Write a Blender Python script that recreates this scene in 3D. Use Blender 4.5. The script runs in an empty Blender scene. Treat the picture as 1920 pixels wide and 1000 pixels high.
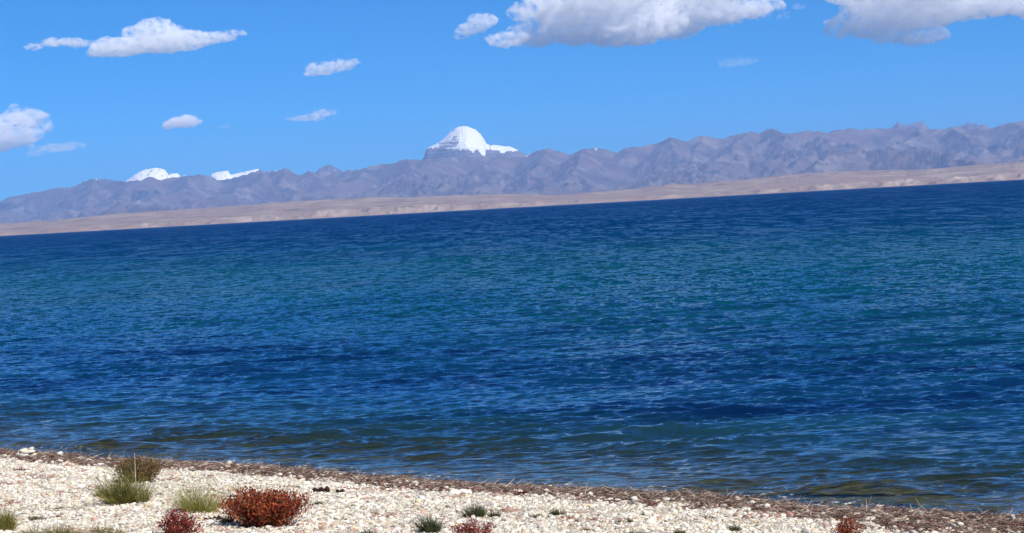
import bpy, bmesh, math, random
import numpy as np
from mathutils import Vector, Matrix

# ------------------------------------------------------------------ camera, sky, sun, exposure
sc = bpy.context.scene
COL = sc.collection
FPX = 3580.0                       # focal length in photo pixels (1920 wide)
CAM_H = 3.2
ROLL = math.atan(106.0 / 1920.0)
PITCH = math.atan(110.8 / FPX)     # downward
fwd = Vector((0, math.cos(PITCH), -math.sin(PITCH)))
hz = Vector((1, 0, 0)); vz = hz.cross(fwd)
right = math.cos(ROLL) * hz - math.sin(ROLL) * vz
up = math.sin(ROLL) * hz + math.cos(ROLL) * vz
cam = bpy.data.cameras.new('camera'); cam_o = bpy.data.objects.new('camera', cam); COL.objects.link(cam_o)
cam.sensor_width = 36.0; cam.lens = FPX / 1920.0 * 36.0
cam.clip_start = 0.1; cam.clip_end = 300000.0
M = Matrix((right, up, -fwd)).transposed().to_4x4(); M.translation = (0, 0, CAM_H)
cam_o.matrix_world = M
sc.camera = cam_o

SUN_EL = math.radians(46); SUN_AZ = math.radians(42)      # behind the camera, a little to the right
sunv = Vector((math.sin(SUN_AZ) * math.cos(SUN_EL), -math.cos(SUN_AZ) * math.cos(SUN_EL), math.sin(SUN_EL)))
world = bpy.data.worlds.new('World'); sc.world = world; world.use_nodes = True
wn = world.node_tree.nodes; wl = world.node_tree.links
bg = wn['Background']; sky = wn.new('ShaderNodeTexSky')
sky.sky_type = 'NISHITA'; sky.sun_disc = False
sky.sun_elevation = SUN_EL; sky.sun_rotation = math.atan2(sunv.x, sunv.y)
sky.altitude = 4600; sky.air_density = 1.0; sky.dust_density = 0.0; sky.ozone_density = 3.0
tint = wn.new('ShaderNodeMix'); tint.data_type = 'RGBA'; tint.blend_type = 'MULTIPLY'
tint.inputs[0].default_value = 1.0; tint.inputs[7].default_value = (0.125, 0.615, 1.0, 1)
wl.new(sky.outputs[0], tint.inputs[6]); wl.new(tint.outputs[2], bg.inputs[0])
bg.inputs[1].default_value = 0.088
sun = bpy.data.lights.new('sun', 'SUN'); sun.energy = 5.0; sun.angle = math.radians(0.53); sun.color = (1.0, 0.95, 0.87)
sun_o = bpy.data.objects.new('sun', sun); COL.objects.link(sun_o)
sun_o.rotation_euler = sunv.to_track_quat('Z', 'Y').to_euler(); sun_o.location = (0, 0, 50)
vs = sc.view_settings
vs.view_transform = 'Standard'; vs.look = 'None'; vs.exposure = 0.46; vs.gamma = 1.0; vs.use_curve_mapping = False
cy = sc.cycles
cy.use_denoising = True; cy.max_bounces = 14; cy.diffuse_bounces = 3; cy.glossy_bounces = 3
cy.transparent_max_bounces = 16; cy.volume_bounces = 9; cy.volume_max_steps = 256
cy.caustics_reflective = False; cy.caustics_refractive = False

# ------------------------------------------------------------------ helpers
rng = np.random.default_rng(7); random.seed(7)

def ray(px, py):
    d = fwd + right * ((px - 960.0) / FPX) + up * ((500.0 - py) / FPX)
    return d.normalized()
def azel(px, py):
    d = ray(px, py)
    return math.atan2(d.x, d.y), d.z / math.hypot(d.x, d.y)

def _hash(ix, iy, seed):
    h = (ix.astype(np.int64) * 374761393 + iy.astype(np.int64) * 668265263 + seed * 982451653) & 0xFFFFFFFF
    h = ((h ^ (h >> 13)) * 1274126177) & 0xFFFFFFFF
    h = ((h ^ (h >> 16)) * 2246822519) & 0xFFFFFFFF
    return (h ^ (h >> 15)) & 0xFFFFFFFF
def perlin(x, y, seed=0):
    x = np.asarray(x, float); y = np.asarray(y, float)
    ix = np.floor(x); iy = np.floor(y); fx = x - ix; fy = y - iy
    def g(dx, dy):
        a = _hash(ix + dx, iy + dy, seed) * (2 * math.pi / 4294967296.0)
        return np.cos(a) * (fx - dx) + np.sin(a) * (fy - dy)
    u = fx * fx * fx * (fx * (fx * 6 - 15) + 10); v = fy * fy * fy * (fy * (fy * 6 - 15) + 10)
    a = g(0, 0) * (1 - u) + g(1, 0) * u; b = g(0, 1) * (1 - u) + g(1, 1) * u
    return (a * (1 - v) + b * v) * 1.5
def fbm(x, y, o=5, seed=0, gain=0.5):
    s = 0; a = 1.0; n = 0
    for i in range(o):
        s = s + a * perlin(x * 2 ** i, y * 2 ** i, seed + i * 17); n += a; a *= gain
    return s / n
def ridged(x, y, o=6, seed=0, gain=0.55):
    s = 0; a = 1.0; n = 0; w = 1.0
    for i in range(o):
        r = (1 - np.abs(perlin(x * 2 ** i, y * 2 ** i, seed + i * 31))) ** 2
        s = s + a * r * w; n += a; w = np.clip(r * 1.3, 0, 1); a *= gain
    return s / n
def sst(a, b, x):
    t = np.clip((x - a) / (b - a), 0, 1); return t * t * (3 - 2 * t)

def mesh_np(name, verts, faces, mat=None, smooth=True, attrs=None, cols=None):
    """verts (n,3), faces (m,k) arrays -> mesh"""
    me = bpy.data.meshes.new(name)
    verts = np.ascontiguousarray(verts, dtype=np.float32); faces = np.ascontiguousarray(faces, dtype=np.int32)
    n, k = faces.shape
    me.vertices.add(len(verts)); me.vertices.foreach_set('co', verts.ravel())
    me.loops.add(n * k); me.loops.foreach_set('vertex_index', faces.ravel())
    me.polygons.add(n)
    me.polygons.foreach_set('loop_start', np.arange(0, n * k, k, dtype=np.int32))
    me.polygons.foreach_set('loop_total', np.full(n, k, dtype=np.int32))
    me.polygons.foreach_set('use_smooth', np.full(n, smooth, dtype=bool))
    me.update(calc_edges=True)
    for an, av in (attrs or {}).items():
        a = me.attributes.new(an, 'FLOAT', 'POINT'); a.data.foreach_set('value', np.ascontiguousarray(av, dtype=np.float32))
    for an, av in (cols or {}).items():
        a = me.attributes.new(an, 'FLOAT_COLOR', 'POINT')
        c = np.ones((len(verts), 4), np.float32); c[:, :3] = av; a.data.foreach_set('color', c.ravel())
    if mat: me.materials.append(mat)
    return me
def grid_faces(nr, nc):
    i = np.arange(nr - 1)[:, None] * nc + np.arange(nc - 1)[None, :]
    return np.stack([i, i + 1, i + nc + 1, i + nc], -1).reshape(-1, 4)
def link(name, me, parent=None, loc=None):
    o = bpy.data.objects.new(name, me); COL.objects.link(o)
    if parent: o.parent = parent
    if loc is not None: o.location = loc
    return o
def tag(o, label=None, cat=None, group=None, kind=None):
    if label: o['label'] = label
    if cat: o['category'] = cat
    if group: o['group'] = group
    if kind: o['kind'] = kind
    return o
def empty(name, loc):
    o = bpy.data.objects.new(name, None); o.empty_display_size = 0.1; COL.objects.link(o); o.location = loc; return o

class NT:
    def __init__(s, name):
        s.m = bpy.data.materials.new(name); s.m.use_nodes = True
        s.t = s.m.node_tree; s.n = s.t.nodes; s.n.clear(); s.out = s.n.new('ShaderNodeOutputMaterial')
    def new(s, kind, **kw):
        nd = s.n.new('ShaderNode' + kind)
        for k, v in kw.items(): setattr(nd, k, v)
        return nd
    def l(s, a, b): s.t.links.new(a, b)
    def surf(s, a): s.l(a, s.out.inputs['Surface'])
    def attr(s, name): return s.new('Attribute', attribute_name=name)
    def coord(s, scale=(1, 1, 1), kind='Object', rot=(0, 0, 0)):
        if kind == 'World': src = s.new('NewGeometry').outputs['Position']
        else: src = s.new('TexCoord').outputs[kind]
        mp = s.new('Mapping'); mp.inputs['Scale'].default_value = scale; mp.inputs['Rotation'].default_value = rot
        s.l(src, mp.inputs[0]); return mp.outputs[0]
    def noise(s, vec, scale, detail=4, rough=0.55, dist=0.0):
        nd = s.new('TexNoise'); nd.inputs['Scale'].default_value = scale; nd.inputs['Detail'].default_value = detail
        nd.inputs['Roughness'].default_value = rough; nd.inputs['Distortion'].default_value = dist
        s.l(vec, nd.inputs['Vector']); return nd.outputs[0]
    def ramp(s, fac, stops, interp='LINEAR'):
        nd = s.new('ValToRGB'); cr = nd.color_ramp; cr.interpolation = interp
        while len(cr.elements) < len(stops): cr.elements.new(0.5)
        for e, (p, c) in zip(cr.elements, stops):
            e.position = p; e.color = (c, c, c, 1) if not hasattr(c, '__len__') else (*c, 1)
        s.l(fac, nd.inputs[0]); return nd.outputs[0]
    def math(s, op, a, b=None, c=None, clamp=False):
        nd = s.new('Math', operation=op, use_clamp=clamp)
        for i, v in enumerate((a, b, c)):
            if v is None: continue
            if isinstance(v, (int, float)): nd.inputs[i].default_value = v
            else: s.l(v, nd.inputs[i])
        return nd.outputs[0]
    def mix(s, fac, a, b, mode='MIX'):
        nd = s.new('Mix', data_type='RGBA', blend_type=mode)
        for i, v in ((0, fac), (6, a), (7, b)):
            if isinstance(v, (int, float)): nd.inputs[i].default_value = v
            elif isinstance(v, tuple): nd.inputs[i].default_value = (*v, 1)
            else: s.l(v, nd.inputs[i])
        return nd.outputs[2]
    def bump(s, h, dist, strength=1.0, normal=None):
        nd = s.new('Bump'); nd.inputs['Strength'].default_value = strength; nd.inputs['Distance'].default_value = dist
        s.l(h, nd.inputs['Height'])
        if normal: s.l(normal, nd.inputs['Normal'])
        return nd.outputs[0]
    def bsdf(s, col, rough=0.9, spec=0.2, normal=None):
        nd = s.new('BsdfPrincipled')
        if isinstance(col, tuple): nd.inputs['Base Color'].default_value = (*col, 1)
        else: s.l(col, nd.inputs['Base Color'])
        if isinstance(rough, (int, float)): nd.inputs['Roughness'].default_value = rough
        else: s.l(rough, nd.inputs['Roughness'])
        nd.inputs['Specular IOR Level'].default_value = spec
        if normal: s.l(normal, nd.inputs['Normal'])
        return nd

# ------------------------------------------------------------------ shoreline and beach height
SHORE_PX = [(-60, 838), (0, 846), (60, 852), (120, 856), (220, 863), (320, 867), (430, 873), (520, 879), (570, 884), (600, 890),
            (680, 894), (800, 904), (950, 912), (1060, 918), (1160, 922), (1260, 928), (1350, 932), (1410, 937), (1470, 948), (1560, 956),
            (1640, 957), (1740, 959), (1840, 966), (1910, 972), (1990, 985)]
def at_z(px, py, z=0.0):
    d = ray(px, py); t = (z - CAM_H) / d.z
    return d.x * t, d.y * t
_sp = np.array([at_z(*p) for p in SHORE_PX])
SL = (_sp[-1, 1] - _sp[0, 1]) / (_sp[-1, 0] - _sp[0, 0]); CS = 1 / math.sqrt(1 + SL * SL)
def shore_y(x):
    x = np.asarray(x, float)
    y = np.interp(x, _sp[:, 0], _sp[:, 1])
    y = np.where(x < _sp[0, 0], _sp[0, 1] + (x - _sp[0, 0]) * SL, y)
    y = np.where(x > _sp[-1, 0], _sp[-1, 1] + (x - _sp[-1, 0]) * SL, y)
    far = np.clip((np.abs(x) - 12) / 20, 0, 1)
    return y + far * (6 * np.sin(x / 23.0) + 2 * np.sin(x / 7.0))
def inland(x, y): return (shore_y(x) - y) * CS
def beach_z(x, y):
    d = inland(x, y)
    z = np.where(d > 0, 0.075 * d + 0.012 * np.minimum(d, 12), 0.085 * d)
    z = z + 0.018 * np.exp(-((d - 0.55) / 0.4) ** 2)                     # weed berm
    z = z + 0.03 * fbm(x * 0.6, y * 0.6, 3, 5) * sst(0.3, 2, d)
    return np.clip(z, -2.4, 4.0)
def hit(px, py):
    d = ray(px, py); z = 0.0
    for _ in range(25):
        t = (z - CAM_H) / d.z; x, y = d.x * t, d.y * t
        z = 0.5 * z + 0.5 * float(beach_z(x, y))
    return Vector((x, y, float(beach_z(x, y))))
def band_edge(x):       # inland width of the brown weed band, growing to the right
    return np.interp(x, [-8, -5, -2.3, -0.5, 1.5, 3, 4.6, 6], [1.0, 1.0, .9, .95, 1.15, 1.4, 2.1, 2.6])

# ------------------------------------------------------------------ beach
def beach():
    xs = np.unique(np.concatenate([np.linspace(-400, -14, 40), np.linspace(-14, 11, 250), np.linspace(11, 400, 40)]))
    ds = np.unique(np.concatenate([np.linspace(-28, -2, 30), np.linspace(-2, 12, 150), np.linspace(12, 30, 30), np.geomspace(30, 300, 16)]))
    X, D = np.meshgrid(xs, ds); Y = shore_y(X) - D / CS
    Z = beach_z(X, Y)
    m = NT('beach_gravel')
    w = m.coord(kind='World')
    n1 = m.noise(w, 28, 4, .7); n2 = m.noise(w, 1.3, 4)
    sand = m.ramp(n1, [(.3, (.20, .16, .115)), (.5, (.38, .32, .235)), (.75, (.56, .50, .39))])
    sand = m.mix(m.ramp(n2, [(.45, 0.0), (.7, .45)]), sand, (.36, .24, .18))
    weed = m.ramp(m.noise(w, 40, 5, .7), [(.3, (.035, .022, .018)), (.6, (.12, .075, .055)), (.8, (.2, .14, .1))])
    bed = m.ramp(m.noise(w, 7, 4, .6), [(.35, (.05, .045, .02)), (.55, (.12, .10, .045)), (.7, (.26, .22, .14))])
    c = m.mix(m.attr('weed').outputs['Fac'], sand, weed)
    c = m.mix(m.attr('under').outputs['Fac'], c, bed)
    b = m.bsdf(c, .95, .15, m.bump(n1, .02, .8)); m.surf(b.outputs[0])
    be = band_edge(X); jit = fbm(X * 1.6, Y * 1.6, 4, 9) * .8
    weedm = (1 - sst(be * .75, be * 1.1, D + jit)) * (D > -.3)
    me = mesh_np('beach', np.stack([X, Y, Z], -1).reshape(-1, 3), grid_faces(len(ds), len(xs)), m.m,
                 attrs={'weed': weedm.ravel(), 'under': (1 - sst(-.35, -.05, D)).ravel()})
    tag(link('beach', me), kind='structure')
beach()

# ------------------------------------------------------------------ lake
def lake():
    a_d = np.linspace(-.315, .315, 430)
    az = np.concatenate([np.linspace(-1.35, -.33, 40), a_d, np.linspace(.33, 1.35, 40)])
    r = [12.0, 14.0, 15.5]
    while r[-1] < 95:
        r.append(r[-1] + float(np.clip(0.00023 * r[-1] ** 2 / 3.2, .055, .24)))
    while r[-1] < 30000: r.append(r[-1] * 1.06)
    r = np.array(r)
    A, R = np.meshgrid(az, r); X = R * np.sin(A); Y = R * np.cos(A)
    off = -inland(X, Y)
    Z = np.zeros_like(X)
    amp = (1 - sst(62, 95, R)) * np.where(np.abs(A) < .32, 1, 0)
    near = (R < 96) & (off > -1.0) & (np.abs(A) < .32)
    xs, ys = X[near], Y[near]
    gust = 0.6 + 0.8 * sst(-.4, .5, fbm(xs / 9, ys / 5, 2, 41))
    z = np.zeros_like(xs)
    wr = np.random.default_rng(3)
    for j in range(6):                                    # six bands of wavelength, each broken into short crests
        lb = 0.27 * (1.6 / 0.27) ** (j / 5.0)
        md = 0.25 + 1.3 * sst(-.3, .45, perlin(xs / (lb * 3.6), ys / (lb * 2.2), 300 + j))
        wob = 2.2 * perlin(xs / (lb * 5), ys / (lb * 5), 100 + j)
        zz = np.zeros_like(xs)
        for i in range(5):
            lam = lb * wr.uniform(.8, 1.25); th = wr.normal(0.08, 0.40 if lam < .9 else 0.24)
            k = 2 * math.pi / lam; s = np.sin(k * math.sin(th) * xs - k * math.cos(th) * ys + wr.uniform(0, 6.28) + wob * wr.uniform(.5, 1.3))
            zz += 0.0052 * lam ** 0.30 * wr.uniform(.6, 1.3) * (s + 0.3 * (s * s - .5))
        z += zz * md
    # small swells arriving at the shore
    o = off[near] + .35 * fbm(xs * .35, ys * .35, 2, 77)
    sw = np.exp(-((o - 1.0) / .28) ** 2) * .095 * sst(-.05, .35, perlin(xs * .42 + 3.1, ys * .1, 12)) \
       + np.exp(-((o - 3.0) / .45) ** 2) * .04 * sst(0, .4, perlin(xs * .35 + 9.3, ys * .1, 13)) \
       + np.exp(-((o - 5.6) / .55) ** 2) * .03 * sst(0, .4, perlin(xs * .3 + 1.3, ys * .1, 14))
    z = z * gust * (0.25 + 0.75 * sst(0, 2.5, off[near])) + sw
    Z[near] = z * amp[near]
    m = NT('lake_water')
    offn = m.attr('offshore').outputs['Fac']
    # body colour follows the depth: log of the distance offshore
    lg = m.math('LOGARITHM', m.math('MAXIMUM', offn, 0.3), 10.0)
    warp = m.math('SUBTRACT', m.noise(m.coord((.018, .045, 1), 'World'), 1.0, 4, .6), .5)
    warp2 = m.math('SUBTRACT', m.noise(m.coord((.16, .55, 1), 'World', (0, 0, .05)), 1.0, 4, .65), .5)
    lgw = m.math('ADD', m.math('ADD', lg, .5), m.math('ADD', m.math('MULTIPLY', warp, .55), m.math('MULTIPLY', warp2, .42)))
    lgw = m.math('MULTIPLY', lgw, 1 / 4.0)
    def P(d): return (math.log10(d) + .5) / 4.0
    body = m.ramp(lgw, [(P(.5), (.034, .040, .018)), (P(2.5), (.016, .040, .040)), (P(6), (.005, .040, .074)), (P(9), (.002, .028, .074)),
                        (P(13), (.001, .022, .068)), (P(20), (.001, .036, .066)), (P(60), (.0005, .046, .070)), (P(140), (.0003, .026, .086)),
                        (P(600), (.0003, .020, .086))])
    stk = m.ramp(m.noise(m.coord((.13, .75, 1), 'World', (0, 0, .04)), 1.0, 5, .62), [(.475, 0.0), (.575, 1.0)])       # weed beds and drop-offs: broken dark streaks
    stw = m.ramp(m.math('MULTIPLY', lg, .25), [(math.log10(q) * .25, v) for q, v in ((3.5, 0.0), (7, .9), (15, .9), (30, .45), (150, .4), (600, .3))])
    body = m.mix(m.math('MULTIPLY', stk, stw), body, (.001, .010, .050))
    # wave slopes: several sizes of ripple, laid into the normal
    geo = m.new('NewGeometry')
    def slopes(scale, rot, sx, sy, gain=None, detail=3):
        nd = m.new('TexNoise'); nd.inputs['Scale'].default_value = 1.0; nd.inputs['Detail'].default_value = detail; nd.inputs['Roughness'].default_value = .6
        m.l(m.coord(scale, 'World', (0, 0, rot)), nd.inputs['Vector'])
        sb = m.new('VectorMath', operation='SUBTRACT'); m.l(nd.outputs['Color'], sb.inputs[0]); sb.inputs[1].default_value = (.5, .5, .5)
        ml = m.new('VectorMath', operation='MULTIPLY'); m.l(sb.outputs[0], ml.inputs[0]); ml.inputs[1].default_value = (sx, sy, 0)
        if gain is None: return ml.outputs[0]
        g = m.new('VectorMath', operation='SCALE'); m.l(ml.outputs[0], g.inputs[0]); m.l(gain, g.inputs['Scale']); return g.outputs[0]
    def vadd(a, b):
        nd = m.new('VectorMath', operation='ADD'); m.l(a, nd.inputs[0])
        if isinstance(b, tuple): nd.inputs[1].default_value = b
        else: m.l(b, nd.inputs[1])
        return nd.outputs[0]
    def win(lo, up_, dn, hi):                                   # window over the distance offshore
        return m.ramp(m.math('MULTIPLY', lg, .25), [(math.log10(q) * .25, v) for q, v in ((lo, 0.0), (up_, 1.0), (dn, 1.0), (hi, 0.0))])
    g3 = m.math('MULTIPLY_ADD', lg, .9, -1.1, clamp=True)      # from ~20 m out
    N = vadd(geo.outputs['Normal'], slopes((3.6, 10.0, 1), .06, .55, 1.2, None, 3))
    N = vadd(N, slopes((2.8, 2.4, 1), -.05, .45, 1.5, win(4, 12, 40, 140), 3))
    N = vadd(N, slopes((1.7, .75, 1), .05, .45, 1.8, win(15, 40, 130, 500), 3))
    N = vadd(N, slopes((.72, .11, 1), .02, .4, 1.9, win(60, 160, 600, 2500), 3))
    N = vadd(N, slopes((.22, .012, 1), .0, .35, 1.7, win(350, 900, 5000, 9900), 3))
    N = vadd(N, slopes((.12, .04, 1), .03, .2, .8, g3, 4))
    bias = m.new('VectorMath', operation='SCALE'); bias.inputs[0].default_value = (0, -.26, 0); m.l(g3, bias.inputs['Scale'])
    N = vadd(N, bias.outputs[0])
    nn = m.new('VectorMath', operation='NORMALIZE'); m.l(N, nn.inputs[0]); nrm = nn.outputs[0]
    gustp = m.noise(m.coord((.010, .035, 1), 'World', (0, 0, .03)), 1.0, 5, .6)
    rough = m.ramp(gustp, [(.35, .06), (.65, .16)])
    # light scattered back by the water body, under a reflecting surface (crests hide part of the mirror at low angles)
    df = m.new('BsdfDiffuse'); m.l(body, df.inputs[0]); m.l(nrm, df.inputs['Normal'])
    g0 = m.new('BsdfGlossy'); m.l(rough, g0.inputs['Roughness']); m.l(nrm, g0.inputs['Normal']); g0.inputs[0].default_value = (.58, .86, 1.0, 1)
    f0 = m.new('Fresnel'); f0.inputs[0].default_value = 1.333; m.l(nrm, f0.inputs['Normal'])
    mask = m.ramp(m.math('MULTIPLY', lg, .25), [(math.log10(q) * .25, v) for q, v in ((2, .9), (12, .85), (40, .74), (150, .62), (600, .55))])
    pb = m.new('MixShader'); m.l(m.math('MULTIPLY', f0.outputs[0], mask), pb.inputs[0]); m.l(df.outputs[0], pb.inputs[1]); m.l(g0.outputs[0], pb.inputs[2])
    # clear shallows: the bed shows through
    tr = m.new('BsdfTransparent'); tr.inputs[0].default_value = (.80, .88, .80, 1)
    gl = m.new('BsdfGlossy'); gl.inputs['Roughness'].default_value = .08; m.l(nrm, gl.inputs['Normal'])
    fr = m.new('Fresnel'); fr.inputs[0].default_value = 1.333; m.l(nrm, fr.inputs['Normal'])
    ms = m.new('MixShader'); m.l(fr.outputs[0], ms.inputs[0]); m.l(tr.outputs[0], ms.inputs[1]); m.l(gl.outputs[0], ms.inputs[2])
    op = m.ramp(m.math('MULTIPLY', offn, .1), [(0, .03), (.12, .14), (.35, .6), (.8, 1.0)])
    m2 = m.new('MixShader'); m.l(op, m2.inputs[0]); m.l(ms.outputs[0], m2.inputs[1]); m.l(pb.outputs[0], m2.inputs[2])
    # scraps of foam where the wavelets break on the weed
    fo = m.math('MULTIPLY', m.ramp(m.noise(m.coord((1, 1, 1), 'World'), 9, 4, .7), [(.56, 0.0), (.66, 1.0)]), m.ramp(m.noise(m.coord((1, 1, 1), 'World'), .8, 2), [(.50, 0.0), (.57, 1.0)]))
    fo = m.math('MULTIPLY', fo, m.ramp(offn, [(.0, 1.0), (.4, .8), (.75, 0.0)]))
    fb = m.bsdf((.8, .8, .8), .6, .3); m3 = m.new('MixShader'); m.l(fo, m3.inputs[0]); m.l(m2.outputs[0], m3.inputs[1]); m.l(fb.outputs[0], m3.inputs[2])
    m.surf(m3.outputs[0])
    me = mesh_np('lake_water', np.stack([X, Y, Z], -1).reshape(-1, 3), grid_faces(len(r), len(az)), m.m, attrs={'offshore': off.ravel()})
    print('lake', X.shape)
    tag(link('lake_water', me), kind='structure')
lake()

# ------------------------------------------------------------------ far terrain
def trace(pts):
    a = np.array([azel(*p) for p in pts]); return a[:, 0], a[:, 1]
def az_cols(n_in, lim=.30, outer=.62, n_out=60):
    return np.concatenate([np.linspace(-outer, -lim, n_out, endpoint=False), np.linspace(-lim, lim, n_in), np.linspace(lim, outer, n_out + 1)[1:]])
def gsm(v, az, sig):
    u = np.linspace(az[0], az[-1], 3000); w = np.interp(u, az, v); s = sig / (u[1] - u[0]); k = int(3 * s) + 1
    g = np.exp(-.5 * (np.arange(-k, k + 1) / s) ** 2); g /= g.sum()
    return np.interp(az, u, np.convolve(np.pad(w, k, mode='edge'), g, 'valid'))
def extend(ta, te, az, seed, amp):
    t = np.interp(az, ta, te)
    o = np.clip(np.maximum(ta[0] - az, az - ta[-1]) / .08, 0, 1)
    return t * (1 + o * amp * fbm(az * 12, az * 0 + seed, 4, seed))

def rock_mat(name, dark, mid, light, scale, red=None):
    m = NT(name); w = m.coord((.001, .001, .001), 'World')
    n1 = m.noise(w, scale, 8, .62, .4); n2 = m.noise(w, scale * .28, 5, .55)
    c = m.ramp(n1, [(.30, dark), (.50, mid), (.72, light)])
    c = m.mix(m.ramp(n2, [(.42, 0.0), (.62, .75)]), c, red or light)
    if name != 'shore_bluff_earth':
        c = m.mix(m.attr('snow').outputs['Fac'], c, (.97, .97, .97))
    else:
        c = m.mix(m.attr('bluff').outputs['Fac'], c, m.ramp(n1, [(.35, (.22, .17, .14)), (.52, (.33, .27, .22)), (.68, (.50, .43, .36))]))
    n3 = m.noise(w, scale * 5, 6, .65)
    b = m.bsdf(c, .95, .1, m.bump(n3, 85 if name != 'shore_bluff_earth' else 15, .7)); m.surf(b.outputs[0]); return m.m

def shore_hills():
    CLZ = (np.array([azel(p, 380)[0] for p in (0, 180, 420, 560, 620, 1090, 1130, 1480, 1560, 1920)]), np.array([.1, .15, .5, .55, .85, .85, .2, .25, .7, .7]))
    ta, te = trace([(-80, 424), (0, 419), (100, 413), (213, 401), (300, 395), (400, 389), (500, 381), (560, 377), (640, 372), (693, 369), (773, 370), (847, 366), (940, 363),
                    (1040, 366), (1113, 360), (1173, 355), (1240, 347), (1262, 342), (1286, 344), (1387, 338), (1462, 329), (1519, 324), (1631, 319),
                    (1725, 318), (1800, 312), (1837, 308), (1920, 303), (2000, 300)])
    az = az_cols(900); r = np.concatenate([np.linspace(14700, 16500, 60), np.linspace(16500, 21000, 60)[1:]])
    A, R = np.meshgrid(az, r); X = R * np.sin(A) / 1000; Y = R * np.cos(A) / 1000
    T = extend(ta, te, az, 3, .5)[None, :] * 19500
    Ts = gsm(T[0], az, .02)[None, :]
    rs = 15000 + 250 * fbm(az * 14, az * 0 + 2.2, 3, 3)[None, :]            # shoreline
    cl = np.interp(A, *CLZ) * (.7 + .5 * fbm(A * 40, A * 0 + 5.1, 3, 8))              # where the bluffs stand
    s = R - rs
    gul = ridged(X / .22, Y / .30, 5, 21)
    bl = sst(0, 420, s + 260 * (gul - .5)) * (.16 + .24 * cl)
    rise = sst(200, 4300, s)
    rl = ridged(X / 1.3, Y / 1.1, 6, 23)
    H = Ts * (bl + (1 - .16 - .24 * cl) * rise * (.75 + .35 * (rl - .4))) + Ts * .12 * (gul - .5) * sst(0, 250, s) * (1 - sst(500, 1500, s))
    H = np.where(s < 0, s * .03, np.maximum(H, .3))
    ang = H / R
    f = (T / 19500 / ang.max(0)); H = H * np.where(s > 0, 1 + (f - 1) * sst(400, 2600, s), 1)
    H *= 1 - sst(20000, 21000, R) * 1.02
    sl = np.gradient(H, axis=0) / np.gradient(R, axis=0)
    bluff = sst(.05, .22, sl) * sst(.2, .8, cl + .2) * sst(-30, 40, s) + .35 * (gul > .62) * (s < 900)
    mt = rock_mat('shore_bluff_earth', (.13, .095, .075), (.25, .185, .145), (.38, .30, .24), 3.2, (.25, .18, .145))
    me = mesh_np('shore_hills', np.stack([X * 1000, Y * 1000, H], -1).reshape(-1, 3), grid_faces(len(r), len(az)), mt, attrs={'bluff': np.clip(bluff * .32 * (.6 + .8 * sst(-.3, .3, fbm(X / .5, Y / .5, 3, 66))), 0, 1).ravel(), })
    tag(link('shore_hills', me), kind='structure')
shore_hills()

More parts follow.
